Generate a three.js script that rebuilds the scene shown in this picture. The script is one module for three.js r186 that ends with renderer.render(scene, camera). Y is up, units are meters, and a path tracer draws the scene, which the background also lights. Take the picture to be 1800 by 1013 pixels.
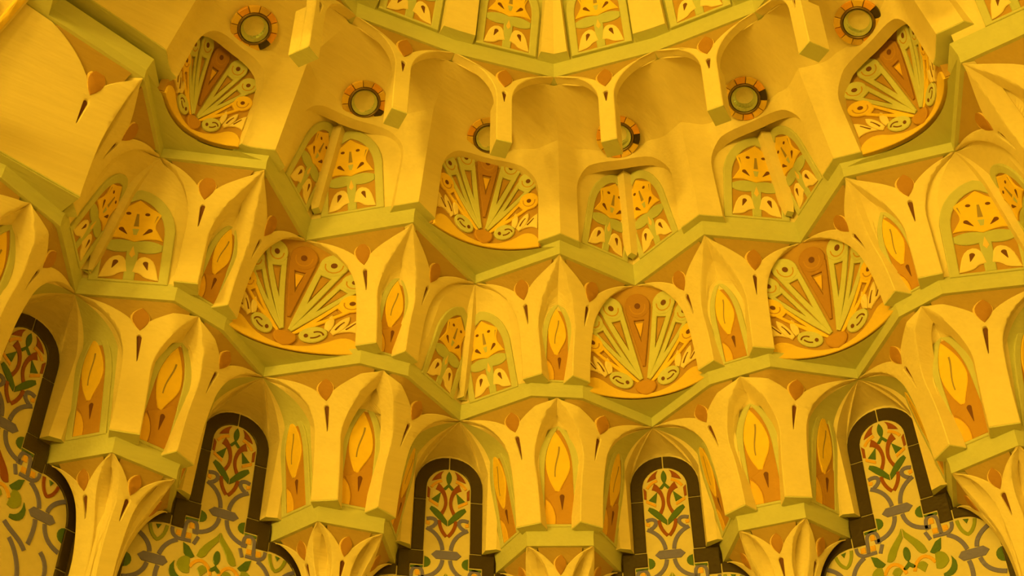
import * as THREE from 'three';
import { TessellateModifier } from 'three/addons/modifiers/TessellateModifier.js';
import { toCreasedNormals, mergeVertices } from 'three/addons/utils/BufferGeometryUtils.js';
import { RectAreaLightUniformsLib } from 'three/addons/lights/RectAreaLightUniformsLib.js';

// ---------- camera, light, exposure ----------
const S = 1.6, EYE = 1.55;                 // metres per unit of the vault's plan, height of the eye
const scene = new THREE.Scene();
const camera = new THREE.PerspectiveCamera(2 * Math.atan(506.5 / 2224.4) * 180 / Math.PI, 1800 / 1013, 0.05, 50);
camera.position.set(0, EYE, 0.6921 * S);
{
  const p = 39.42 * Math.PI / 180, q = -3.843 * Math.PI / 180;
  camera.lookAt(camera.position.x + Math.sin(q) * Math.cos(p), EYE + Math.sin(p), camera.position.z - Math.cos(q) * Math.cos(p));
}
scene.add(camera);
scene.background = new THREE.Color(0, 0, 0);
const renderer = new THREE.WebGLRenderer({ antialias: true });
renderer.toneMapping = THREE.LinearToneMapping;
renderer.toneMappingExposure = 1.0;
renderer.shadowMap.enabled = true;
RectAreaLightUniformsLib.init();
const UNSEEN_LAMP = { color: new THREE.Color().setRGB(1, 0.613, 0.043), power: 4.7, radius: 0.2, height: EYE + 0.85 };
const UNSEEN_LAMP_AT = [[-2.3, 1.7, 0.5], [-2.3, 3.0, 3.0], [-1.3, 3.1, 1.8], [0, 3.1, 0.65], [1.2, 2.9, 0.3]];   // lamps out of view: x, z, share of the light

// ---------- materials ----------
let seed = 7;
const rnd = () => (seed = (seed * 16807) % 2147483647) / 2147483647;
function noiseTex(n, octaves, lo, hi) {
  const f = new Float32Array(n * n);
  for (let o = 0, c = octaves[0]; o < octaves.length; o++) {
    c = octaves[o];
    const g = Array.from({ length: c * c }, rnd);
    for (let y = 0; y < n; y++) for (let x = 0; x < n; x++) {
      const u = x / n * c, v = y / n * c, x0 = Math.floor(u), y0 = Math.floor(v);
      let a = u - x0, b = v - y0; a = a * a * (3 - 2 * a); b = b * b * (3 - 2 * b);
      const at = (i, j) => g[(j % c) * c + (i % c)];
      f[y * n + x] += ((at(x0, y0) * (1 - a) + at(x0 + 1, y0) * a) * (1 - b) + (at(x0, y0 + 1) * (1 - a) + at(x0 + 1, y0 + 1) * a) * b) / octaves.length;
    }
  }
  const d = new Uint8Array(n * n * 4);
  for (let i = 0; i < n * n; i++) { const v = Math.max(0, Math.min(255, 255 * (lo + (hi - lo) * f[i]))); d[i * 4] = d[i * 4 + 1] = d[i * 4 + 2] = v; d[i * 4 + 3] = 255; }
  const t = new THREE.DataTexture(d, n, n, THREE.RGBAFormat);
  t.wrapS = t.wrapT = THREE.RepeatWrapping; t.magFilter = THREE.LinearFilter; t.minFilter = THREE.LinearMipmapLinearFilter; t.generateMipmaps = true; t.needsUpdate = true;
  return t;
}
const bumpTex = noiseTex(256, [8, 21, 60, 128], 0, 1);
const tintTex = noiseTex(256, [5, 13, 40, 110], 0.9, 1.06);
tintTex.colorSpace = THREE.NoColorSpace;
bumpTex.repeat.set(3, 3); tintTex.repeat.set(2.2, 2.2);
function paint(r, g, b, rough = 0.72, bump = 0.0012) {
  const m = new THREE.MeshStandardMaterial({ color: new THREE.Color().setRGB(r, g, b), roughness: rough, map: tintTex, bumpMap: bumpTex, bumpScale: bump });
  m.side = THREE.DoubleSide;
  return m;
}
const M = {
  cream: paint(0.80, 0.69, 0.42), green: paint(0.57, 0.59, 0.34), brown: paint(0.45, 0.31, 0.11), leaf: paint(0.43, 0.22, 0.05), leafEdge: paint(0.82, 0.6, 0.24),
  dark: paint(0.16, 0.055, 0.02), orange: paint(0.88, 0.61, 0.06), amber: paint(0.8, 0.5, 0.06), wax: paint(0.52, 0.28, 0.05), ground: paint(0.5, 0.3, 0.08),
  olive: paint(0.5, 0.55, 0.3), sage: paint(0.6, 0.62, 0.33), pale: paint(0.86, 0.72, 0.4), border: paint(0.82, 0.58, 0.1), vein: paint(0.35, 0.26, 0.1),
  tileBlack: paint(0.046, 0.03, 0.016, 0.3, 0.0008), tileCream: paint(0.68, 0.6, 0.42, 0.3, 0.0006), tileBlue: paint(0.165, 0.16, 0.6, 0.35), tileGreen: paint(0.075, 0.16, 0.05, 0.3),
  tileRed: paint(0.28, 0.075, 0.015, 0.3), tileOrange: paint(0.74, 0.42, 0.05, 0.3), tileOlive: paint(0.27, 0.33, 0.05, 0.3), grout: paint(0.7, 0.62, 0.45, 0.9),
  chrome: new THREE.MeshStandardMaterial({ color: new THREE.Color().setRGB(0.7, 0.85, 0.75), metalness: 1, roughness: 0.15 }),
  steel: new THREE.MeshStandardMaterial({ color: new THREE.Color().setRGB(0.22, 0.16, 0.1), metalness: 0.8, roughness: 0.4 }),
  glass: new THREE.MeshPhysicalMaterial({ color: 0xffffff, transmission: 1, thickness: 0, roughness: 0.06, ior: 1.5 }),
  room: paint(0.5, 0.45, 0.3, 0.85), floor: paint(0.3, 0.24, 0.16, 0.6),  // room is out of view; its tone sets the bounced light
};

// ---------- naming ----------
const used = {};
function numbered(n) { const k = used[n] = (used[n] ?? -1) + 1; return k ? n + '_' + String(k).padStart(3, '0') : n; }
function mesh(name, geo, mat, parent) {
  const m = new THREE.Mesh(geo, mat); m.name = numbered(name); m.castShadow = m.receiveShadow = true; parent.add(m); return m;
}
function thing(name, label, category, group, kind) {
  const g = new THREE.Group(); g.name = numbered(name); scene.add(g);
  if (kind) g.userData.kind = kind;
  if (label) g.userData.label = label;
  if (category) g.userData.category = category;
  if (group) g.userData.group = group;
  return g;
}
const ORD = ['first', 'second', 'third', 'fourth', 'fifth', 'sixth', 'seventh', 'eighth', 'ninth', 'tenth', 'eleventh', 'twelfth', 'thirteenth', 'fourteenth', 'fifteenth', 'sixteenth', 'seventeenth', 'eighteenth'];

// ---------- plan of the half dome: i counts sixteenths of the circle, r in units ----------
const PHI0 = -3.13 * Math.PI / 180, STEP = Math.PI / 8;
const pl = (i, r) => [r * Math.sin(PHI0 + STEP * i), -r * Math.cos(PHI0 + STEP * i)];
const add = (a, b, k = 1) => [a[0] + b[0] * k, a[1] + b[1] * k];
const sub = (a, b) => [a[0] - b[0], a[1] - b[1]];
const len = a => Math.hypot(a[0], a[1]);
const norm = a => { const l = len(a) || 1; return [a[0] / l, a[1] / l]; };
const mix = (a, b, t) => [a[0] + (b[0] - a[0]) * t, a[1] + (b[1] - a[1]) * t];
const W = (p, h) => new THREE.Vector3(p[0] * S, EYE + h * S, p[1] * S);
const inn = a => norm([-a[0], -a[1]]);                         // towards the axis
const perp = d => [d[1], -d[0]];                               // of a run to the viewer's right: away from the axis; negate for inward
const table = (def, rows) => { const m = new Map(); for (let i = -4; i <= 4; i += 0.5) m.set(i, pl(i, def(i))); for (const [k, i, r] of rows) m.set(k, pl(i, r)); return m; };
// third ledge (C): sharp corners in and out, as measured
const Cv = table(i => Number.isInteger(i) ? 0.457 : 0.528, [[-3.5, -3.52, 0.515], [-3, -3, 0.466], [-2.5, -2.5, 0.528], [-2, -2.05, 0.453], [-1.5, -1.53, 0.526], [-1, -1, 0.437], [-0.5, -0.48, 0.526],
  [0, 0.03, 0.462], [0.5, 0.48, 0.533], [1, 0.99, 0.464], [1.5, 1.48, 0.533], [2, 1.96, 0.465], [2.5, 2.49, 0.527], [3, 3.01, 0.445], [3.5, 3.5, 0.52]]);
// second ledge (B): every projecting corner cut off flat
const Bn = table(() => 0.622, [[-2.5, -2.48, 0.626], [-1.5, -1.51, 0.612], [-0.5, -0.49, 0.614], [0.5, 0.48, 0.631], [1.5, 1.51, 0.627]]);
const Bf = {}; for (let j = -4; j <= 4; j++) Bf[j] = [pl(j - 0.145, 0.556), pl(j + 0.145, 0.556)];
Object.assign(Bf, { '-3': [pl(-3.2, 0.568), pl(-2.85, 0.56)], '-2': [pl(-2.16, 0.553), pl(-1.85, 0.56)], '-1': [pl(-1.12, 0.533), pl(-0.84, 0.537)], 0: [pl(-0.14, 0.551), pl(0.14, 0.557)], 1: [pl(0.83, 0.559), pl(1.17, 0.552)], 2: [pl(1.9, 0.549), pl(2.15, 0.548)] });
// first ledge (A): separate piers between the tile panels
const Af = {}, TILE = 0.68;
for (let j = -4; j <= 4; j++) Af[j] = [pl(j - 0.272, 0.684), pl(j - 0.15, 0.615), pl(j + 0.16, 0.615), pl(j + 0.275, 0.684)];
// top ledge (D): an eight-sided ring
const Dv = j => pl(j, j % 2 === 0 ? 0.322 : 0.307);
const HA = 0.69, HB = 0.854, HC = 1.0, HD = 1.16, FA = 0.014;    // ledge undersides, height of the ledge faces

// a run of points with mitred inward normals
function run(points) {
  const n = points.length, seg = [];
  for (let k = 0; k < n - 1; k++) seg.push(perp(norm(sub(points[k + 1], points[k]))).map(v => -v));
  seg.forEach((q, k) => { const m = mix(points[k], points[k + 1], 0.5); if (q[0] * m[0] + q[1] * m[1] > 0) { q[0] *= -1; q[1] *= -1; } });
  const mit = points.map((_, k) => {
    const a = seg[Math.max(k - 1, 0)], b = seg[Math.min(k, n - 2)], s = add(a, b), l2 = s[0] * s[0] + s[1] * s[1];
    return [s[0] * 2 / l2, s[1] * 2 / l2];
  });
  return { points, seg, mit };
}

// ---------- geometry helpers ----------
const K = S / 1000;                                            // one drawing unit (1/1000 of a plan unit) in metres
function path(d) {
  const t = d.match(/[A-Za-z]|-?[\d.]+/g); let i = 0, c = ''; const s = new THREE.Shape(), n = () => parseFloat(t[i++]);
  while (i < t.length) {
    if (/[A-Za-z]/.test(t[i])) c = t[i++];
    if (c === 'M') { s.moveTo(n(), n()); c = 'L'; } else if (c === 'L') s.lineTo(n(), n());
    else if (c === 'Q') s.quadraticCurveTo(n(), n(), n(), n()); else if (c === 'C') s.bezierCurveTo(n(), n(), n(), n(), n(), n()); else break;
  }
  return s;
}
const clean = pts => pts.filter((p, i) => i === 0 || p.distanceTo(pts[i - 1]) > 1e-4).filter((p, i, a) => !(i === a.length - 1 && i > 0 && p.distanceTo(a[0]) < 1e-4));
function poly(pts) { return new THREE.Shape(pts.map(p => p.isVector2 ? p : new THREE.Vector2(p[0], p[1]))); }
function outline(d, seg = 8) { return clean(path(d).getPoints(seg)); }
function stroke(d, w, seg = 8, taper = 1) {
  const p = clean(path(d).getPoints(seg)), l = [], r = [];
  p.forEach((a, k) => {
    const q = p[Math.max(k - 1, 0)], s = p[Math.min(k + 1, p.length - 1)], t = new THREE.Vector2().subVectors(s, q).normalize(), e = w / 2 * (1 + (taper - 1) * k / (p.length - 1));
    l.push(new THREE.Vector2(a.x - t.y * e, a.y + t.x * e)); r.push(new THREE.Vector2(a.x + t.y * e, a.y - t.x * e));
  });
  return [...l, ...r.reverse()];
}
const mirror = pts => pts.map(p => new THREE.Vector2(-p.x, p.y)).reverse();
const disc = (x, y, rx, ry = rx, n = 18, a = 0) => Array.from({ length: n }, (_, k) => { const t = k / n * 2 * Math.PI, u = rx * Math.cos(t), v = ry * Math.sin(t); return new THREE.Vector2(x + u * Math.cos(a) - v * Math.sin(a), y + u * Math.sin(a) + v * Math.cos(a)); });
const drop = (x, y, l, w, a = 0) => { // round end at (x, y), point at distance l in direction a (0 = down)
  const o = []; for (let k = 0; k <= 10; k++) { const t = Math.PI * k / 10; o.push([-w * Math.cos(t), w * Math.sin(t)]); } o.push([0.12 * w, -l * 0.96], [-0.12 * w, -l]);
  return o.map(([u, v]) => new THREE.Vector2(x + u * Math.cos(a) - v * Math.sin(a), y + u * Math.sin(a) + v * Math.cos(a)));
};
function extr(pts, z0, z1, bevel = 0.5, holes = []) {
  const s = poly(pts); for (const h of holes) s.holes.push(new THREE.Path(h));
  const b = Math.min(bevel, (z1 - z0) * 0.45);
  const g = new THREE.ExtrudeGeometry(s, { depth: z1 - z0 - (b > 0 ? b : 0), bevelEnabled: b > 0, bevelThickness: b, bevelSize: b, bevelOffset: -b, bevelSegments: 1, curveSegments: 8, steps: 1 });
  g.translate(0, 0, z0); return g;
}
function planarUV(g) {
  const p = g.attributes.position, u = new Float32Array(p.count * 2);
  for (let i = 0; i < p.count; i++) { u[2 * i] = p.getX(i) * 0.8 + p.getZ(i) * 0.6; u[2 * i + 1] = p.getY(i) + 0.3 * p.getZ(i); }
  g.setAttribute('uv', new THREE.BufferAttribute(u, 2)); return g;
}
function flat(pts, z0, z1, bevel, holes) { const g = extr(pts, z0, z1, bevel, holes); g.scale(K, K, K); return planarUV(g); }
function bent(pts, z0, z1, map, edge = 8, bevel = 0.5, holes = [], crease = 0.7) {
  let g = extr(pts, z0, z1, bevel, holes); g.deleteAttribute('uv'); g.deleteAttribute('normal'); g = g.index ? g.toNonIndexed() : g;
  g = new TessellateModifier(edge, 14).modify(g);
  const p = g.attributes.position, v = new THREE.Vector3();
  for (let i = 0; i < p.count; i++) { v.copy(map(p.getX(i), p.getY(i), p.getZ(i))); p.setXYZ(i, v.x, v.y, v.z); }
  for (const k of Object.keys(g.attributes)) if (k !== 'position') g.deleteAttribute(k);
  g.computeVertexNormals();
  return planarUV(toCreasedNormals(g, crease));
}
// surface through a list of curves (each an array of Vector3 of equal length)
function loft(curves, crease = 0.5) {
  const n = curves[0].length, pos = [], idx = [];
  curves.forEach(c => c.forEach(v => pos.push(v.x, v.y, v.z)));
  for (let a = 0; a < curves.length - 1; a++) for (let b = 0; b < n - 1; b++) { const i = a * n + b, j = i + n; idx.push(i, j, j + 1, i, j + 1, i + 1); }
  let g = new THREE.BufferGeometry(); g.setAttribute('position', new THREE.Float32BufferAttribute(pos, 3)); g.setIndex(idx);
  g = mergeVertices(g, 1e-5).toNonIndexed();
  const p = g.attributes.position, keep = [], A = new THREE.Vector3(), B = new THREE.Vector3(), C = new THREE.Vector3();
  for (let i = 0; i < p.count; i += 3) {
    A.fromBufferAttribute(p, i); B.fromBufferAttribute(p, i + 1); C.fromBufferAttribute(p, i + 2);
    if (B.clone().sub(A).cross(C.clone().sub(A)).length() > 1e-10) for (const v of [A, B, C]) keep.push(v.x, v.y, v.z);
  }
  g = new THREE.BufferGeometry(); g.setAttribute('position', new THREE.Float32BufferAttribute(keep, 3)); g.computeVertexNormals();
  return planarUV(toCreasedNormals(g, crease));
}
// solid band along a plan run between two heights, reaching `back` outward
function band(r, h0, h1, back, front = 0, lean = 0) {
  const f = [], b = [], g = [];
  r.points.forEach((p, k) => { f.push(add(p, r.mit[k], front)); g.push(add(p, r.mit[k], front + lean)); b.push(add(p, r.mit[k], -back)); });
  const hm = h0 + 0.012, rows = [f.map(p => W(p, h0)), f.map(p => W(p, hm)), g.map(p => W(p, h1)), b.map(p => W(p, h1)), b.map(p => W(p, h0)), f.map(p => W(p, h0))];
  return loft(rows, 0.3);
}
const bez = (a, b, c, t) => a * (1 - t) * (1 - t) + 2 * b * t * (1 - t) + c * t * t;

// ---------- brackets: the Y-shaped plaster posts between the arches ----------
// one bracket stands in the middle of a run from apex a to apex b (plan points of the ledge above)
function cove(t) { return 0.25 * t + 0.75 * t * t * t; }
function bracketFrame(top, Kc, h0, h1, coveFn = cove) {
  const Lseg = []; let L = 0; for (let k = 0; k < top.length - 1; k++) { Lseg.push(L); L += len(sub(top[k + 1], top[k])); } Lseg.push(L);
  const at = x => { x = Math.max(-0.4, Math.min(L, x)); let k = 0; while (k < top.length - 2 && x > Lseg[k + 1]) k++; return mix(top[k], top[k + 1], (x - Lseg[k]) / (Lseg[k + 1] - Lseg[k])); };
  const dir = norm(sub(top[top.length - 1], top[0])); let nrm = perp(dir); const c = at(L / 2); if (nrm[0] * c[0] + nrm[1] * c[1] > 0) nrm = [-nrm[0], -nrm[1]];
  const H = h1 - h0;
  const plan = (x, y) => { const t = Math.max(0, y / 1000 / H), c0 = add(Kc, dir, x / 1000 - L / 2), c1 = at(x / 1000); return mix(c0, c1, coveFn(Math.min(t, 1.05))); };
  const map = (x, y, z) => W(add(plan(x, y), nrm, z / 1000), h0 + y / 1000);   // z towards the viewer
  return { L: L * 1000, H: H * 1000, m: L * 500, map, nrm, dir };
}
// the inner edge of the arch, from the post (x = w from the middle) to the apex; side -1 left, +1 right
function archEdge(f, side, w, spring, n = 20) {
  const out = [], m = f.m, X0 = w, X3 = side > 0 ? f.L - m : m, sharp = f.peak === side, Y0 = (sharp ? spring - 0.09 : spring) * f.H, Y3 = f.H;
  for (let k = 0; k <= n; k++) {
    const t = k / n, a = (1 - t) ** 3, b = 3 * t * (1 - t) ** 2, c = 3 * t * t * (1 - t), d = t ** 3;
    out.push(new THREE.Vector2(m + side * (a * X0 + b * (X0 + 1) + c * (X0 + (X3 - X0) * (sharp ? 0.47 : 0.42)) + d * X3), a * Y0 + b * (Y0 + (Y3 - Y0) * (sharp ? 0.38 : 0.5)) + c * (Y3 - (Y3 - Y0) * (sharp ? 0.29 : 0.1)) + d * Y3));
  }
  return out;
}
function buildBracket(o) {
  const { frame: f, w, spring, crotch, label, category = 'bracket', name = 'plaster_bracket', group, thick = 20, fill = [false, false], wBottom = w } = o;
  const t = thing(name, label, category, group), m = f.m, Yc = crotch * f.H, Y = f.H;
  const wl = o.wl ?? w, wr = o.wr ?? w, edgeR = archEdge(f, 1, wr, spring), edgeL = archEdge(f, -1, wl, spring);
  const ext = side => side > 0 ? f.L - m : m;
  const outer = (side) => { const out = []; for (let k = 1; k < 12; k++) { const q = k / 12, a = (1 - q) ** 3, b = 3 * q * (1 - q) ** 2, c = 3 * q * q * (1 - q), d = q ** 3, sharp = f.peak === side; out.push(new THREE.Vector2(m + side * (a * ext(side) + b * ext(side) * (sharp ? 0.6 : 0.62) + c * (sharp ? 9 : 12) + d * 0), a * (Y - 0.4) + b * (sharp ? Y - 0.3 * (Y - Yc) : Y - 3) + c * (Yc + (Y - Yc) * (sharp ? 0.5 : 0.55)) + d * Yc)); } return out; };
  const pts = [new THREE.Vector2(m - (o.wl ?? wBottom), 0), new THREE.Vector2(m + (o.wr ?? wBottom), 0)];
  if (fill[1]) pts.push(new THREE.Vector2(f.L, 0), new THREE.Vector2(f.L, Y)); else pts.push(...edgeR);
  pts.push(...outer(1), new THREE.Vector2(m, Yc), ...outer(-1).reverse());
  if (fill[0]) pts.push(new THREE.Vector2(-60, Y), new THREE.Vector2(-60, 0)); else pts.push(...edgeL.reverse());
  if (o.foot !== false) { const x0 = fill[0] ? -60 : m - (o.wl ?? wBottom), x1 = fill[1] ? f.L : m + (o.wr ?? wBottom); mesh('foot', bent([[x0 + 0.4, -1], [x1 - 0.4, -1], [x1 - 0.4, 0.6], [x0 + 0.4, 0.6]].map(a => new THREE.Vector2(...a)), fill[0] ? -70 : o.block ? -o.block : -thick, -0.6, (x, y, z) => { const v = f.map(x, Math.max(0, y), z); v.y += Math.min(0, y) * K; return v; }, 14, 0), M.green, t); }
  if (o.block) mesh('pendant_block', bent([[m - wBottom, 0], [m + wBottom, 0], [m + w, spring * f.H], [m - w, spring * f.H]].map(a => new THREE.Vector2(...a)), -o.block, -thick + 1, f.map, 14, 0.6), M.cream, t);
  const yT = Yc - (o.dropGap ?? 5), dl = o.dropLen ?? 22;
  const hole = drop(m, yT - 3, dl, 2.7);
  mesh('post', bent(clean(pts), -thick, 0, f.map, 6, 0.9, [hole]), M.cream, t);
  mesh('teardrop', bent(drop(m, yT - 3, dl + 1, 3.4), -7, -3.5, f.map, 8, 0), M.dark, t);
  // spandrel set back behind the arms, and its leaf
  const inb = p => p.x > 12 && p.x < f.L - 12, low = p => new THREE.Vector2(p.x, Math.min(Y - 0.3, p.y - 1 + Math.max(0, 1 - Math.min(p.x, f.L - p.x) / 16)));
  const sp = [new THREE.Vector2(12, Y), ...outer(-1).filter(inb).map(low), new THREE.Vector2(m, Yc - 2), ...outer(1).filter(inb).map(low).reverse(), new THREE.Vector2(f.L - 12, Y)];
  mesh('spandrel', bent(clean(sp), -7, -3.2, f.map, 8, 0), M.brown, t);
  const lh = (Y - Yc) * 0.76, lw = Math.min(10.5, 0.1 * f.L), tip = -2;
  const alm = (k, dx = 0, dy = 0) => outline(`M${m + dx} ${Yc + tip + dy} C${m + k * lw + dx} ${Yc + 0.35 * lh} ${m + k * lw + dx} ${Yc + 0.62 * lh} ${m + dx + 1} ${Yc + lh + dy} C${m - k * lw + dx} ${Yc + 0.7 * lh} ${m - k * lw + dx} ${Yc + 0.35 * lh} ${m + dx} ${Yc + tip + dy}`, 7);
  const lm = (x, y, z) => { const p = f.map(x, y, 0), q = f.map(x, Yc, 0); const k = 0.45 * Math.max(0, (y - Yc) / (Y - Yc)); p.x += (q.x - p.x) * k; p.z += (q.z - p.z) * k; p.x += f.nrm[0] * z * K; p.z += f.nrm[1] * z * K; return p; };
  const lf = mesh('leaf', bent(alm(1.15), 0.2, 1.4, lm, 9, 0.5), M.leaf, t);
  mesh('leaf_edge', bent(alm(1.35, -0.6, 0.8), -9, 0.6, lm, 9, 0.6), M.leafEdge, lf);
  return t;
}
// rim of an arch opening as a 3-D curve (for the vault behind it), n+1+4 points from the bottom of the post to the apex
function rimCurve(f, side, w, spring, z) {
  const pts = []; for (let k = 0; k < 4; k++) pts.push(new THREE.Vector2(f.m + side * (w - 0.6), (f.peak === side ? spring - 0.09 : spring) * f.H * k / 4));
  for (const p of archEdge(f, side, w - 0.6, spring)) pts.push(p);
  return pts.map(p => f.map(p.x, p.y, z));
}
// a line of the niche wall: leans in from p at h0 up to height hk, then sweeps over to the apex
function meridian(p, m, tilt, h0, hk, apex, hApex, hard = 0.75) {
  const out = [], n = 4, N = 20, q = add(p, m, Math.tan(tilt) * (hk - h0));
  for (let k = 0; k < n; k++) { const h = h0 + 0.009 + (hk - h0 - 0.009) * k / n; out.push(W(add(p, m, Math.tan(tilt) * (h - h0)), h)); }
  const c = mix(q, apex, 0.25), hc = hk + (hApex - hk) * hard;
  for (let k = 0; k <= N; k++) { const t = k / N; out.push(W([bez(q[0], c[0], apex[0], t), bez(q[1], c[1], apex[1], t)], bez(hk, hc, hApex, t))); }
  return out;
}

// ---------- carved panels ----------
// places a panel whose drawing lies in its own x, y plane on a leaning wall
function placePanel(g, mid, inward, h, tilt, sx = 1, sy = 1, hFoot = h) { // hFoot: height at which the leaning wall passes through mid
  g.position.copy(W(add(mid, inward, Math.tan(tilt) * (h - hFoot) + 0.0006), h));
  g.rotation.order = 'YXZ'; g.rotation.y = Math.atan2(inward[0], inward[1]); g.rotation.x = tilt; g.scale.set(sx, sy, 0.75);
}
function part(name, pts, z0, z1, mat, parent, bevel, holes) { return mesh(name, flat(pts, z0, z1, bevel, holes), mat, parent); }
const candleHole = outline('M-16 0 L16 0 L15 62 C14 86 8 98 0 110 C-8 98 -14 86 -15 62 L-16 0', 8);
function makeCandle() {
  const g = new THREE.Group();
  part('frame', outline('M-24 -3 L24 -3 L23 64 C21 94 10 108 0 118 C-10 108 -21 94 -23 64 L-24 -3', 8), -6, 2.6, M.green, g, 0.8, [candleHole]);
  part('ground', outline('M-17 -1 L17 -1 L16 62 C15 88 8 100 0 112 C-8 100 -15 88 -16 62 L-17 -1', 8), -5, 0.4, M.wax, g, 0);
  const fl = part('flame', outline('M-2.5 106 C5 95 13 80 12.5 65 C11.5 54 3.5 46 0.5 36 L-4 37 C-10 47 -14.3 60 -13.8 73 C-12 88 -7 99 -2.5 106', 8), 0, 2.5, M.orange, g, 0.9);
  part('vein', stroke('M1 88 C1 76 -5 68 -4 53', 2, 8, 0.7), 2.2, 2.62, M.vein, fl, 0);
  const bd = part('candle_body', outline('M-13.5 30 C-6 34 2 37 5 41 C9 47 14 48 15.4 43 L16 0 L-3.5 0 C-2 12 -6 22 -13.5 30', 8), 0, 2.3, M.wax, g, 0.7);
  part('teardrop', drop(3, 30.5, 15, 2.6), 2, 2.45, M.dark, bd, 0);
  part('side_leaf', outline('M-14.5 28 C-7 23 -2.5 12 -4.5 0 L-15.5 0 L-14.5 28', 8), 0, 2, M.amber, g, 0.7);
  return g;
}
function makeFlower() {
  const g = new THREE.Group();
  const hole = outline('M-25 0 L25 0 L24.5 56 C23 78 12 92 0 96 C-12 92 -23 78 -24.5 56 L-25 0', 8);
  part('frame', outline('M-33 -3 L33 -3 L33 60 C31 86 16 104 0 108 C-16 104 -31 86 -33 60 L-33 -3', 8), -6, 2.8, M.green, g, 0.8, [hole]);
  part('ground', outline('M-26 -1 L26 -1 L25 57 C24 80 12 94 0 97 C-12 94 -24 80 -25 57 L-26 -1', 8), -5, 0.3, M.ground, g, 0);
  const half = outline('M0 95 L9 87 L20.5 79 C17 72 15 66 17 61 L24.2 47.5 C16 50 10 49 0 45', 6), cr = clean([...half, ...mirror(half).slice(1, -1)]);
  const c = part('crown', cr, 0, 3, M.orange, g, 0.9);
  part('slit', outline('M-1 78 L1 78 L2.2 63 L-2.2 63 L-1 78'), 2.7, 3.15, M.vein, c, 0); part('bud', outline('M-2.8 60 L2.8 60 L1.4 53 L-1.4 53 L-2.8 60'), 2.7, 3.15, M.olive, c, 0);
  for (const s of [-1, 1]) {
    part('eye', disc(s * 8, 78, 2.2, 1.8, 12), 2.7, 3.15, M.dark, c, 0);
    part('teardrop', drop(s * 12, 59, 8, 2.2, s * -0.75), 2.7, 3.15, M.dark, c, 0);
    part('notch', outline(`M${s * 16.2} 77 L${s * 17.6} 77 L${s * 14.6} 68 L${s * 16.2} 77`), 2.7, 3.1, M.vein, c, 0);
  }
  const st = outline('M0 45 C8 48 16 48 24.3 43 L24.3 36 C18 31 10 32 5 33 L4.5 0 L0 0', 6);
  const gr = part('stem', clean([...st, ...mirror(st).slice(1, -1)]), 0, 2.4, M.olive, g, 0.8);
  part('diamond', [[0, 40], [2.6, 30], [0, 26], [-2.6, 30]].map(a => new THREE.Vector2(...a)), 2.1, 2.9, M.leafEdge, gr, 0.3);
  const tu = outline('M25 1 C22 12 21 27 11 28 C4 28 4 19 2 9.5 C7 9 9 8 11.5 5 C15 2 19 2 25 1', 6);
  for (const s of [-1, 1]) { const b = part('tulip', s > 0 ? tu : mirror(tu), 0, 3, M.pale, g, 0.9); part('seed', drop(s * 12.5, 20, 8, 2.3, s * 0.3), 2.7, 3.1, M.dark, b, 0); }
  return g;
}
const protoCandle = makeCandle(), protoFlower = makeFlower();
function addPanel(proto, name, label, category, group) {
  const g = proto.clone(); g.name = numbered(name); g.traverse(o => { if (o !== g) { o.name = numbered(o.name.replace(/_\d{3}$/, '')); } });
  g.userData = { label, category, group }; scene.add(g); return g;
}
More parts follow.
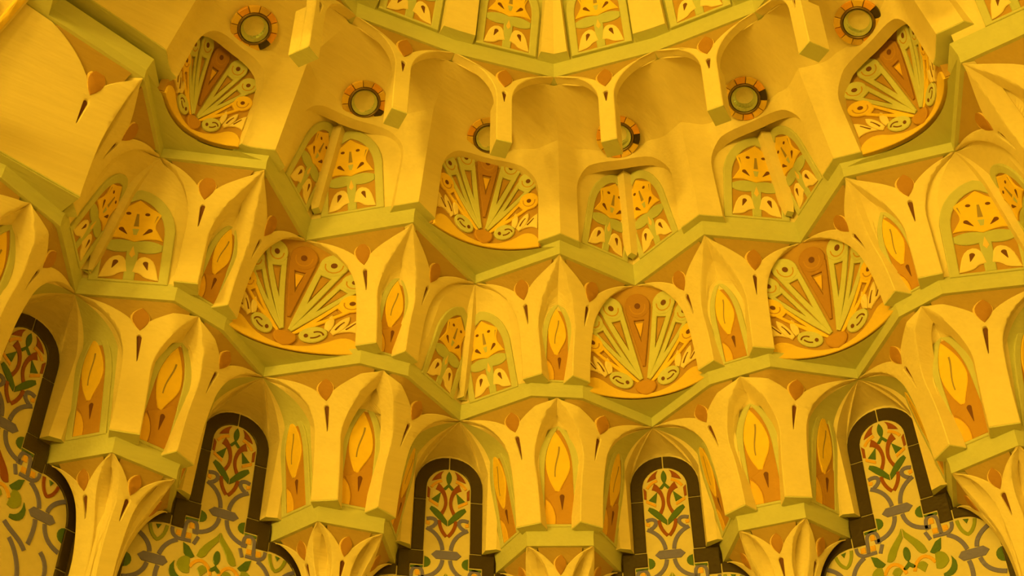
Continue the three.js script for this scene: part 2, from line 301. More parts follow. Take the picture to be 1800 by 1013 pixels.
// carved fan: bent over the hollow of a re-entrant corner; map(x, y, z) in drawing units
function buildFan(map, label) {
  const g = thing('fan_panel', label, 'carved panel', 'carved fan panels in the hollow corners');
  const B = (n, p, z0, z1, m, par, bev = 0.7, holes = []) => mesh(n, bent(p, z0, z1, n === 'ground' || n === 'border' ? map : (x, y, z) => map(x * 0.97, y * 1.1, z), n === 'ground' || n === 'border' ? 7 : 11, bev, holes, n === 'ground' || n === 'border' ? 0.3 : 0.6), m, par);
  B('ground', outline('M-62 1 L62 1 L62 102 C61 122 46 138 0 142 C-46 138 -61 122 -62 102 L-62 1', 10), -8, 0, M.ground, g, 0);
  B('border', clean([...outline('M0 0 L61 0 L61 9 C58 20 50 25 42 20 C33 12 20 6 0 5', 6), ...mirror(outline('M0 0 L61 0 L61 9 C58 20 50 25 42 20 C33 12 20 6 0 5', 6)).slice(1, -1)]), -6, 2.6, M.border, g, 0.8);
  B('heart', outline('M-10 18 C-5 21 5 21 10 18 C14 11 7 4 0 3 C-7 4 -14 11 -10 18', 6), 0, 4.2, M.wax, g, 1);
  const ray = (cx, cy, r, mat, base, inner, spread, gap) => {
    const d = new THREE.Vector2(cx - base[0], cy - base[1]), L = d.length(); d.divideScalar(L); const nx = d.y, ny = -d.x;
    const P = (k, e) => new THREE.Vector2(base[0] + d.x * k + nx * e, base[1] + d.y * k + ny * e);
    const hole = [P(L * 0.42, 0), P(L - r * 1.15, -spread * 0.42), P(L - r * 1.15, spread * 0.42)];
    const s = B('scroll', [P(0, -1.3), P(0, 1.3), P(L - r * 0.4, spread), P(L - r * 0.4, -spread)], 0, 3, mat, g, 0.7, [hole]);
    const o = B('roundel', disc(cx, cy, r), 0.5, 3.4, mat, s, 0.8);
    B('groove', stroke(`M${cx - r * 0.62} ${cy + r * 0.1} C${cx - r * 0.7} ${cy - r * 0.9} ${cx + r * 0.7} ${cy - r * 0.9} ${cx + r * 0.62} ${cy + r * 0.1}`, 1.1), 3, 3.55, M.wax, s, 0);
    B('eye', disc(cx, cy, r * 0.24, r * 0.24, 10), 3, 3.7, M.dark, s, 0);
    if (inner) B('wedge', [P(L * 0.5, 0), P(L - r * 1.35, -spread * 0.34), P(L - r * 1.35, spread * 0.34)], 0, 1.6, inner, s, 0.4);
    return s;
  };
  ray(0, 106, 13.5, M.leaf, [0, 38], M.amber, 13);
  for (const s of [-1, 1]) {
    ray(s * 28.5, 103.5, 12.5, M.sage, [s * 3.2, 23], M.ground, 11.5);
    ray(s * 49, 86, 11, M.sage, [s * 4.5, 22], M.ground, 9.5);
    ray(s * 51, 61, 10.5, M.orange, [s * 7, 19], M.ground, 7.5);
    const fr = B('fruit', disc(s * 24.5, 21.5, 12.5, 9.5, 18, s * 0.45), 0, 3.4, M.sage, g, 1);
    B('eye', disc(s * 19, 19, 2, 2.4, 10), 3, 3.7, M.dark, fr, 0); B('groove', stroke(`M${s * 23} 17 C${s * 27} 17.5 ${s * 29} 19 ${s * 31} 21.5`, 1.6), 3, 3.6, M.dark, fr, 0); B('groove', stroke(`M${s * 25} 24 C${s * 29} 27 ${s * 33} 25 ${s * 33.5} 21.5`, 1.6), 3, 3.6, M.dark, fr, 0);
    const lf = [`M${s * 33} 30 C${s * 32} 36 ${s * 33} 42 ${s * 37} 47 C${s * 41} 42 ${s * 41} 34 ${s * 37} 27 L${s * 33} 30`, `M${s * 38} 27 C${s * 41} 38 ${s * 46} 44 ${s * 51} 46 C${s * 53} 38 ${s * 48} 28 ${s * 41} 23 L${s * 38} 27`, `M${s * 44} 25 C${s * 50} 33 ${s * 55} 42 ${s * 61} 44 L${s * 61} 24 C${s * 55} 29 ${s * 50} 28 ${s * 44} 25`];
    lf.forEach(q => { const l = B('leaf', outline(q, 6), 0, 3, M.pale, g, 0.8); });
    for (const q of [`M${s * 42} 29 C${s * 44} 34 ${s * 46} 37 ${s * 48} 39`, `M${s * 50} 30 C${s * 53} 33 ${s * 55} 36 ${s * 57} 38`]) B('leaf_vein', stroke(q, 1.5, 6, 0.6), 2.8, 3.4, M.dark, g, 0);
  }
  return g;
}

// ---------- zellige tile panels ----------
function makeTiles(accent, accentB) {
  const g = new THREE.Group(), tileMeshes = [];
  const P = (n, p, m, z0 = 0, z1 = 2.2, both = false, bev = 0.5) => { const a = part(n, p, z0, z1, m, g, bev); if (both) part(n, mirror(p), z0, z1, m, g, bev); return a; };
  const side = 'M0 840 C24 840 42 822 42 798 L42 709 L57 709 L57 688 L64 688 C100 686 112 662 112 628 L112 430 L0 430';
  const hs = outline(side, 10); part('grout_bed', clean([...hs, ...mirror(hs).slice(1, -1)]), -8, 0, M.tileCream, g, 0);
  const black = (n, d) => P(n, outline(d, 8), M.tileBlack, -4, 2.8, true, 0.9);
  black('border_tile', 'M0.8 840 C24 840 42 822 42 798 L42 780 L27.5 780 L27.5 797 C27.5 812 15 824 0.8 824 L0.8 840');
  black('border_tile', 'M42 778.6 L42.5 711 L28 711 L27.5 778.6 L42 778.6');
  black('border_tile', 'M27.5 709.6 L57 709.6 L57 676 L43 676 L43 692.5 L27.5 692.5 L27.5 709.6');
  black('border_tile', 'M58.6 688.5 C68 690 76 689 83 686 C101 677 110 658 111.5 633 L99.5 633 C98 652 90 668 76 674 C70 676 64 677 58.6 677 L58.6 688.5');
  for (const [a, b] of [[631.4, 588], [586.6, 540], [538.6, 490], [488.6, 440]]) black('border_tile', `M111.5 ${a} L111.5 ${b} L99.5 ${b} L99.5 ${a} L111.5 ${a}`);
  const pair = (n, d, m) => P(n, outline(d, 6), m, 0, 1.5, true, 0.35), pairS = (d, w, m, n = 'band_tile') => P(n, stroke(d, w, 8), m, 0, 1.5, true, 0.35);
  const hl = outline('M0 821 C4.5 815 4.5 809 1 803 L7 796 L3.5 794.5 L0 799', 6); P('leaf_tile', clean([...hl, ...mirror(hl).slice(1, -1)]), M.tileGreen, 0, 1.5);
  pair('leaf_tile', 'M7 821 C14 818 19 812 21 806 L9.5 810.5 C10.5 814 9 818 7 821', M.tileRed); pairS('M8.5 807 C13 806 18 803 21.5 797', 3.6, M.tileOrange);
  pair('curl_tile', 'M16 794.5 L12.5 803.5 C6 799 1 788 1 777 C1 770 4 764 6 760 L9.5 763 C6 768 5 772 5 778 C6 787 9 793 16 794.5', M.tileRed);
  pair('chip_tile', 'M26 798 L22.5 794 L23 782 L26 783 L26 798', M.tileRed); pair('chip_tile', 'M9.5 791 L20.5 780.5 L12 776 L9.5 791', M.tileGreen); pair('chip_tile', 'M24 777.5 L12.5 770.5 L12 774 L23.5 781.5 L24 777.5', M.tileOrange);
  pair('leaf_tile', 'M20.5 771 L22.5 767 C15 757 9 752 0.6 745 L0.6 752 C6 760 11 768 20.5 771', M.tileGreen); pairS('M10 752.5 C10 743 5 735 1 731', 4.2, M.tileRed);
  pairS('M25.5 753 C13 758 9 747 21 741', 4.6, M.tileBlue); pair('chip_tile', 'M26 751 L21 749 L22 745 L26 746 L26 751', M.tileOrange); pairS('M25 741 C12 735 6 725 5 713', 4.8, M.tileBlue);
  P('bar_tile', [[-18, 706.5], [-12.5, 712], [12.5, 712], [18, 706.5], [12.5, 701], [-12.5, 701]].map(a => new THREE.Vector2(...a)), M.tileBlue, 0, 1.6);
  pairS('M4.5 700 C6 686 16 677 32 675.5', 4.8, M.tileBlue); pairS('M27.5 673 L27.5 681 C28 691 40 691 40.5 681 L41.5 664', 4, M.tileBlue); pairS('M24.5 671 L28.5 661', 4.2, M.tileBlue); pairS('M32 663.5 L46 663 C53 664 55 669 54.5 674.5', 4, M.tileBlue);
  pair('chip_tile', 'M31 685 L36.5 685 L36.5 678.5 L31 678.5 L31 685', M.tileOrange); pair('chip_tile', 'M32.5 672.5 L38.5 672.5 L38.5 666.5 L32.5 666.5 L32.5 672.5', M.tileOrange); pair('chip_tile', 'M44 673 L49.5 673 L50 666.5 L44 666.5 L44 673', M.tileOrange);
  pairS('M47 661 C57 656 62 648 64 639', 4.8, M.tileBlue); pair('bar_tile', 'M53 632.5 L57.5 638 L81 638 L86.5 632.5 L81 627 L57.5 627 L53 632.5', M.tileBlue); pairS('M93 660 C82 655 75 647 74.5 639', 4.8, M.tileBlue); pairS('M63 626 C65 617 64 609 62 598', 4.8, M.tileBlue); pairS('M75 626 C77 614 85 607 98 604', 4.8, M.tileBlue);
  pair('leaf_tile', 'M26 703.5 C16 702 16 690 26 689 L26 703.5', M.tileGreen); pair('chip_tile', 'M27 691 L42 690.6 L42 687.5 L28 688 L27 691', M.tileGreen);
  pairS('M60.5 674 C61 664 65 657 69 655 C74 657 78 663 79.5 671', 3.8, accentB, 'curl_tile'); pair('chip_tile', 'M67 673.5 L73 672.5 L70 667.5 L67 673.5', M.tileGreen); pair('leaf_tile', 'M99 632 C89 630 89 617 99 615 L99 632', M.tileGreen);
  pair('petal_tile', 'M0.6 683 C5 672 20 665 23 649 C18 645 13 649 11 655 C8 662 3 668 0.6 672 L0.6 683', accent);
  P('seed_tile', disc(0, 652, 4, 8.5, 14), M.tileGreen, 0, 1.5); const y = outline('M0 644 L2 641 L8 636 L5.5 633 L0 637', 4); P('seed_tile', clean([...y, ...mirror(y).slice(1, -1)]), M.tileGreen, 0, 1.5);
  pair('leaf_tile', 'M25 647 L33 657 L40 660 L37.5 648 C33 642 28 643 25 647', M.tileGreen); pairS('M4.5 630 C9 647 22 649 28.5 634', 3.8, M.tileOrange); pair('leaf_tile', 'M30 645 C38 647 44 640 43 632 C38 624 32 624 28 627 L30 645', M.tileOlive); pair('leaf_tile', 'M34 619 C42 620 47 627 46 637 L50 630 C52 618 44 613 34 615 L34 619', M.tileGreen);
  pair('leaf_tile', 'M8 634 C11 641 17 641 20 634 L15 626 L8 634', M.tileOlive); pair('leaf_tile', 'M3 620 C12 622 20 616 25 606 L18 602 C13 608 7 612 3 613 L3 620', accent); pairS('M30 610 C40 602 52 600 60 590', 4.8, M.tileBlue); pairS('M2 600 C14 594 22 584 24 572', 4.6, accent); pairS('M40 596 C50 588 58 574 60 560', 4.6, M.tileBlue); pair('leaf_tile', 'M10 580 C16 574 16 564 10 558 C4 564 4 574 10 580', M.tileGreen); pairS('M78 596 C90 588 92 572 84 560', 4.6, M.tileBlue); pair('bar_tile', 'M52 545 L57 551 L80 551 L86 545 L80 539 L57 539 L52 545', M.tileBlue);
  return g;
}

// ==================== the setting ====================
function strip(name, geo, mat, kind = 'structure') { const m = mesh(name, geo, mat, scene); m.userData.kind = kind; return m; }
const box = (x0, x1, y0, y1, z0, z1) => { const g = new THREE.BoxGeometry(x1 - x0, y1 - y0, z1 - z0); g.translate((x0 + x1) / 2, (y0 + y1) / 2, (z0 + z1) / 2); return planarUV(g); };
const CEIL = EYE + 1.42 * S, RX = 2.6, ZF = 3.4;
strip('floor', box(-RX - 0.2, RX + 0.2, -0.15, 0, -1.5, ZF + 0.2), M.floor);
const ceiling = thing('ceiling', null, null, null, 'structure');
mesh('ceiling_slab', box(-RX - 0.2, RX + 0.2, CEIL, CEIL + 0.15, -1.5, ZF + 0.2), M.room, ceiling);
strip('wall_left', box(-RX - 0.15, -RX, 0, CEIL, -1.4, ZF + 0.15), M.room);
strip('wall_right', box(RX, RX + 0.15, 0, CEIL, -1.4, ZF + 0.15), M.room);
strip('wall_rear', box(-RX - 0.15, RX + 0.15, 0, CEIL, ZF, ZF + 0.15), M.room);
strip('wall_front_left', box(-RX, -1.2, 0, CEIL, -0.15, 0.05), M.room);
strip('wall_front_right', box(1.2, RX, 0, CEIL, -0.15, 0.05), M.room);
{ // half-round backing wall behind the vault
  const pts = []; for (let k = 0; k <= 40; k++) { const a = -Math.PI / 2 - 0.12 + (Math.PI + 0.24) * k / 40; pts.push([0.735 * Math.sin(a), -0.735 * Math.cos(a)]); }
  strip('wall_niche', band(run(pts), -EYE / S, (CEIL - EYE) / S, 0.08), M.cream);
}

// ---------- ledges ----------
const Bpts = []; for (let j = -4; j <= 4; j++) { Bpts.push(...Bf[j]); if (j < 4) Bpts.push(Bn.get(j + 0.5)); }
const Brun = run(Bpts);
const Cpts = []; for (let i = -4; i <= 4; i += 0.5) Cpts.push(Cv.get(i));
const Crun = run(Cpts);
const Dpts = []; for (let j = -5; j <= 5; j++) Dpts.push(Dv(j));
const Drun = run(Dpts);
strip('trim_1', band(Brun, HB, HB + 0.02, 0.05, 0.0012, 0.008 * Math.tan(18 * Math.PI / 180)), M.green);
strip('trim_2', band(Crun, HC, HC + 0.027, 0.05, 0.0012, 0.017 * Math.tan(18 * Math.PI / 180)), M.green);
strip('trim_3', band(Drun, HD, HD + 0.024, 0.06), M.green);
const Arun = {};
for (let j = -4; j <= 4; j++) { Arun[j] = run(Af[j]); strip('trim_' + (j + 8), band(Arun[j], HA, HA + 0.024, 0.05, 0.0012, 0.012 * Math.tan(11 * Math.PI / 180)), M.green); }

const tA = 11 * Math.PI / 180, tB = 18 * Math.PI / 180, tC = 18 * Math.PI / 180;
const inView = { A: [], B: [] };

// ---------- first storey: piers with candles, niches with tile panels (between ledges A and B) ----------
const GA = HA + 0.019, WA = 15.5, SPA = 0.6, CRA = 0.8;
function frameA(j, side) { // bracket of pier j on its left (-1) or right (+1)
  const mid = mix(Bf[j][0], Bf[j][1], 0.5), n = Bn.get(j + side * 0.5), corner = Bf[j][side < 0 ? 0 : 1];
  const top = side < 0 ? [n, corner, mid] : [mid, corner, n];
  const c = Af[j][side < 0 ? 1 : 2];
  return Object.assign(bracketFrame(top, add(c, inn(c), 0.016), GA, HB), { peak: -side });
}
const GB = HB + 0.018, WB = 13, SPB = 0.56, CRB = 0.77;
function frameB(j, side) {
  const p = Cv.get(j), n = Cv.get(j + side * 0.5), c = Bf[j][side < 0 ? 0 : 1];
  return Object.assign(bracketFrame(side < 0 ? [n, p] : [p, n], add(add(c, inn(c), 0.016), norm(sub(p, n)), j === -3 && side < 0 ? 0.022 : 0), GB, HC), { peak: -side });
}
const order = (list, k) => ORD[list.indexOf(k)];
const visA = [[-3, 1], [-2, -1], [-2, 1], [-1, -1], [-1, 1], [0, -1], [0, 1], [1, -1], [1, 1], [2, -1], [2, 1]].map(String);
const visB = [[-3, -1], [-3, 1], [-2, -1], [-2, 1], [-1, -1], [-1, 1], [0, -1], [0, 1], [1, -1], [1, 1], [2, -1], [2, 1], [3, -1]].map(String);
for (let j = -3; j <= 3; j++) for (const s of [-1, 1]) {
  const kA = String([j, s]), kB = String([j, s]);
  const nA = visA.indexOf(kA), nB = visB.indexOf(kB);
  if (nA >= 0 || Math.abs(j) <= 3) buildBracket({ frame: frameA(j, s), w: WA, spring: SPA, crotch: CRA, label: nA >= 0 ? `cream Y-shaped plaster post of the lowest storey, ${ORD[nA]} from the left, with brown leaf` : `cream Y-shaped post of the lowest storey beyond the ${s > 0 ? 'right' : 'left'} end, pier ${ORD[j + 3]}, ${s > 0 ? 'right' : 'left'} corner`, group: 'Y-shaped posts of the lowest storey', dropLen: 26 });
  const wide = j === -3 && s === -1;
  const fB = frameB(j, s); if (wide) fB.m = 0.64 * fB.L;
  buildBracket({ frame: fB, w: WB, spring: SPB, crotch: CRB, fill: [wide, false], wl: wide ? 12 : undefined, wr: wide ? 30 : undefined, label: wide ? 'broad plain plaster post of the middle storey at the left end, one arm flared' : nB >= 0 ? `cream Y-shaped plaster post of the middle storey, ${ORD[nB]} from the left, with brown leaf` : `cream Y-shaped plaster post of the middle storey at the right end, past the last candle`, group: 'Y-shaped posts of the middle storey', dropLen: 21 });
}
// vaults of the candle niches on the piers, and the candles
const candleGroup = 'carved candle panels';
function candleNiche(run4, fL, fR, w, sp, h0, apex, hA, tilt, hk) {
  const [c1, c2, m1, m2] = run4, e = 0.2;
  const rl = rimCurve(fL, 1, w, sp, -9), rr = rimCurve(fR, -1, w, sp, -9);
  const a = meridian(mix(c1, c2, e), m1, tilt, h0, hk, apex, hA), b = meridian(mix(c1, c2, 1 - e), m1, tilt, h0, hk, apex, hA), c = meridian(mix(c1, c2, 0.5), m1, tilt, h0, hk, apex, hA, 0.85);
  const ease = (line, rim) => line.map((v, k) => { const t = Math.max(0, (k - 4) / (line.length - 5)), s = Math.min(1, t * 2.2), e = s * s * (3 - 2 * s); return v.clone().lerp(c[k].clone().lerp(rim[k], 0.62), e); });
  mesh('niche_vault', loft([rl, ease(a, rl), c, ease(b, rr), rr], 0.35), M.cream, ceiling);
}
for (let j = -3; j <= 3; j++) {
  const [e0, c1, c2, e1] = Af[j], mB = mix(Bf[j][0], Bf[j][1], 0.5), nA = Arun[j].seg[1];
  candleNiche([c1, c2, nA, nA], frameA(j, -1), frameA(j, 1), WA, SPA, HA + 0.012, mB, HB - 0.001, tA, HA + 0.137);
  const k = j + 3, vis = j >= -2 && j <= 2;
  const g = addPanel(protoCandle, 'candle_panel', vis ? `carved candle on the front of the ${ORD[j + 2]} pier of the lowest storey, from the left` : `carved candle on a pier beyond the ${j < 0 ? 'left' : 'right'} end of the lowest storey`, 'carved panel', candleGroup);
  placePanel(g, mix(c1, c2, 0.5), nA, HA + 0.026, tA, 1.1, 1.08, HA + 0.012);
  const nB = norm(sub([0, 0], mix(Bf[j][0], Bf[j][1], 0.5)));
  const sB = perp(norm(sub(Bf[j][1], Bf[j][0]))).map(v => v); const nb = sB[0] * c1[0] + sB[1] * c1[1] > 0 ? sB.map(v => -v) : sB;
  candleNiche([Bf[j][0], Bf[j][1], nb, nb], frameB(j, -1), frameB(j, 1), WB, SPB, HB + 0.012, Cv.get(j), HC - 0.001, tB, HB + 0.1);
  const g2 = addPanel(protoCandle, 'candle_panel', j > -3 && j < 3 ? `carved candle of the middle storey, ${ORD[j + 2]} from the left, under a pointed canopy` : `carved candle of the middle storey at the ${j < 0 ? 'left' : 'right'} end, under a pointed canopy`, 'carved panel', candleGroup);
  placePanel(g2, mix(Bf[j][0], Bf[j][1], 0.5), nb, HB + 0.022, tB, 0.84, 0.86, HB + 0.012);
}
// tile niches: side walls with a candle each, ribs, and the panel at the back
const ribGroup = [];
for (let n = -3.5; n <= 3.5; n++) {
  const jl = n - 0.5, jr = n + 0.5, apex = Bn.get(n), hA = HB - 0.001;
  const dirN = norm(pl(n, 1)), tan = [-dirN[1], dirN[0]], back = u => add([dirN[0] * TILE, dirN[1] * TILE], tan, u);
  const L = [], mk = (p, m, t, hk, hard) => meridian(p, m, t, HA + 0.012, hk, apex, hA, hard);
  const side = (j, s) => {
    const c = Af[j][s > 0 ? 2 : 1], e = Af[j][s > 0 ? 3 : 0], nn = Arun[j].seg[s > 0 ? 2 : 0], f = frameA(j, s);
    const ribX = 0.05 * (s > 0 ? -1 : 1), ribIn = [-dirN[0], -dirN[1]];
    const rim = rimCurve(f, s, WA, SPA, -9);
    const w1 = mk(mix(c, e, 0.1), nn, tA, HA + 0.12), w2 = mk(mix(c, e, 0.78), nn, tA, HA + 0.128), r0 = mk(add(back(ribX * 1.14), ribIn, 0.017), ribIn, tA * 0.6, HA + 0.115, 0.8), r1 = mk(add(back(ribX * 0.9), ribIn, 0.012), ribIn, tA * 0.6, HA + 0.118, 0.8), b0 = mk(back(ribX * 0.84), ribIn, 0, HA + 0.12, 0.85);
    return { rim, w1, w2, r0, r1, b0 };
  };
  const l = side(jl, 1), r = side(jr, -1), c = meridian(back(0), [-dirN[0], -dirN[1]], 0, HA + 0.012, HA + 0.148, apex, hA, 0.6);
  for (const q of [l, r]) { mesh('niche_reveal', loft([q.rim, q.w1], 0.4), M.cream, ceiling); mesh('niche_cheek', loft([q.w1, q.w2], 0.4), M.green, ceiling); }
  const over = [-0.0395, -0.034, -0.024, -0.012, 0, 0.012, 0.024, 0.034, 0.0395].map(u => meridian(back(u), [-dirN[0], -dirN[1]], 0, HA + 0.012, 0.802 + 0.042 * Math.sqrt(1 - (u / 0.042) ** 2), apex, hA, 0.6));
  mesh('niche_vault', loft([l.b0, ...over, r.b0], 1.2), M.cream, ceiling);
  for (const q of [l, r]) { // cream rib beside the tiles, with its cut foot
    const foot = q.w2[0].clone(), pts = [q.w2, q.r0, q.r1, q.b0];
    mesh('niche_rib', loft(pts, 0.3), M.cream, ceiling);
    mesh('niche_rib_foot', loft([[q.w2[0], q.b0[0]], [q.r0[0], q.r1[0]]], 0.3), M.green, ceiling);
  }
  for (const [j, s] of [[jl, 1], [jr, -1]]) {
    const cc = Af[j][s > 0 ? 2 : 1], e = Af[j][s > 0 ? 3 : 0], nn = Arun[j].seg[s > 0 ? 2 : 0];
    const g = addPanel(protoCandle, 'candle_panel', Math.abs(j) <= 2 ? `carved candle on the ${s > 0 ? 'right' : 'left'} cheek of the ${ORD[j + 2]} pier of the lowest storey` : `carved candle on the ${s > 0 ? 'right' : 'left'} cheek of the ${Math.abs(j) === 3 ? 'first' : 'second'} pier past the ${j < 0 ? 'left' : 'right'} end`, 'carved panel', candleGroup);
    placePanel(g, mix(cc, e, 0.45), nn, HA + 0.026, tA, 1.0, 1.06, HA + 0.012);
  }
}
{
  const green = makeTiles(M.tileOlive, M.tileOlive), red = makeTiles(M.tileRed, M.tileRed);
  const names = ['leftmost', 'second from the left', 'third from the left', 'fourth from the left', 'fifth from the left', 'rightmost'];
  [-2.5, -1.5, -0.5, 0.5, 1.5, 2.5].forEach((n, k) => {
    const g = addPanel(k === 0 ? red : green, 'tile_panel', k === 0 ? 'leftmost mosaic tile panel in the lowest niches, with red petals in its middle' : `mosaic tile panel with dark arched border, ${names[k]} of the lowest niches`, 'tile panel', 'mosaic tile panels in the lowest niches');
    const d = norm(pl(n, 1)); placePanel(g, [d[0] * TILE, d[1] * TILE], [-d[0], -d[1]], 0, 0);
  });
}

// ---------- second storey: fans and flower panels over the re-entrant corners (between ledges B and C) ----------
const FAN_B = [-1.5, 0.5, 1.5], FAN_C = [-2.5, -0.5, 2.5];
const fanName = (row, list, n) => `carved fan of painted scrolls in the ${row} storey, ${ORD[list.indexOf(n)]} from the left`;
const flowerB = [], flowerC = [];
function fanMap(qL, qR, midPt, h0, lean, tall = 1) {
  const ctrl = [2 * midPt[0] - (qL[0] + qR[0]) / 2, 2 * midPt[1] - (qL[1] + qR[1]) / 2], inw = inn(midPt);
  return (x, y, z) => {
    const t = Math.max(0, Math.min(1, 0.5 + x / 124)), p = [bez(qL[0], ctrl[0], qR[0], t), bez(qL[1], ctrl[1], qR[1], t)];
    const d = [2 * (1 - t) * (ctrl[0] - qL[0]) + 2 * t * (qR[0] - ctrl[0]), 2 * (1 - t) * (ctrl[1] - qL[1]) + 2 * t * (qR[1] - ctrl[1])];
    let nr = norm(perp(d)); if (nr[0] * inw[0] + nr[1] * inw[1] < 0) nr = nr.map(v => -v);
    const yy = y * tall, tt = yy / 130, up = yy / 1000 * Math.cos(lean), off = 0.13 * Math.sin(lean) * (0.55 * tt + 0.45 * tt * tt);
    const q = add(add(p, inw, off), nr, z / 1000 * Math.cos(lean));
    return W(q, h0 + up - z / 1000 * Math.sin(lean));
  };
}
function underside(map, v, h) {
  const a = [], b = [], r = run(v);
  for (let k = 0; k <= 16; k++) { const t = k / 16; a.push(map(-62 + 124 * t, 0, -1)); b.push(W(t < 0.5 ? mix(v[0], v[1], t * 2) : mix(v[1], v[2], t * 2 - 1), h - 0.001)); }
  mesh('fan_shelf', loft([a.map(p => { p.y = EYE + (h - 0.001) * S; return p; }), b], 0.3), M.green, ceiling);
}
for (let n = -3.5; n <= 3.5; n++) {
  const jl = n - 0.5, jr = n + 0.5, fL = frameB(jl, 1), fR = frameB(jr, -1), apex = Cv.get(n);
  const rl = rimCurve(fL, 1, WB, SPB, -9), rr = rimCurve(fR, -1, WB, SPB, -9), N = Bn.get(n);
  const A = Bf[jl][1], Bq = Bf[jr][0], kA = Brun.points.indexOf(A), n1 = Brun.seg[kA], n2 = Brun.seg[kA + 1], mN = Brun.mit[kA + 1];
  const rmid = len(N) - 0.045, unit = norm(N);
  if (n === -3.5) {
    const f = frameB(-3, -1), a = [], led = [Bf[-4][0], Bf[-4][1], N, Bf[-3][0], Bf[-3][1]]; f.m = 0.64 * f.L;
    for (let k = 0; k <= 8; k++) { const v = f.map(-60 + (f.m + 89.5) * k / 8, 0, -2); a.push(new THREE.Vector2(v.x / S, v.z / S)); }
    const back = led.map(p => add(p, inn(p), -0.012)).reverse().map(p => new THREE.Vector2(p[0], p[1])), g = new THREE.ExtrudeGeometry(new THREE.Shape([...a, ...back]), { depth: 0.0025, bevelEnabled: false }), p = g.attributes.position;
    for (let k = 0; k < p.count; k++) { const x = p.getX(k), y = p.getY(k), z = p.getZ(k); p.setXYZ(k, x * S, EYE + (GB - 0.0022 + z) * S, y * S); }
    g.computeVertexNormals(); mesh('end_shelf', planarUV(g), M.green, ceiling); continue;
  }
  if (FAN_B.includes(n)) {
    const toPlan = v => [v.x / S, v.z / S];
    const qL = toPlan(fL.map(fL.L / 2 + WB - 2, 0, -15)), qR = toPlan(fR.map(fR.L / 2 - WB + 2, 0, -15));
    const map = fanMap(qL, qR, [unit[0] * rmid, unit[1] * rmid], HB + FA, Math.atan2(rmid - len(apex) - 0.004, 0.126));
    buildFan(map, fanName('middle', FAN_B, n));
    underside(map, [A, N, Bq], HB + FA);
    continue;
  }
  const hk = HB + 0.105, h0 = HB + 0.012;
  const m = (p, q, hh = hk, hard = 0.75) => meridian(p, q, tB, h0, hh, apex, HC - 0.001, hard);
  mesh('niche_vault', loft([rl, m(mix(A, N, 0.13), n1), m(mix(A, N, 0.55), n1), m(mix(A, N, 0.9), n1), m(N, mN, hk, 0.8)], 0.3), M.cream, ceiling);
  mesh('niche_vault', loft([m(N, mN, hk, 0.8), m(mix(Bq, N, 0.9), n2), m(mix(Bq, N, 0.55), n2), m(mix(Bq, N, 0.13), n2), rr], 0.3), M.cream, ceiling);
  { // corner post between the two flower panels
    const hb = HB + 0.014, mm = (p, q, hard) => meridian(p, q, tB, hb, hk, apex, HC - 0.0015, hard);
    const a = mm(mix(N, A, 0.13), n1), b = mm(mix(N, Bq, 0.13), n2), cA = mm(add(mix(N, A, 0.1), n1, 0.011), n1), cB = mm(add(mix(N, Bq, 0.1), n2, 0.011), n2), cN = mm(add(N, mN, 0.012), mN);
    mesh('corner_post', loft([a, cA, cN, cB, b], 0.3), M.cream, ceiling);
    mesh('corner_post_foot', loft([[a[0], cA[0], cN[0]], [b[0], cB[0], cN[0]]], 0.3), M.green, ceiling);
  }
  flowerB.push([mix(A, N, 0.5), n1], [mix(Bq, N, 0.5), n2]);
}
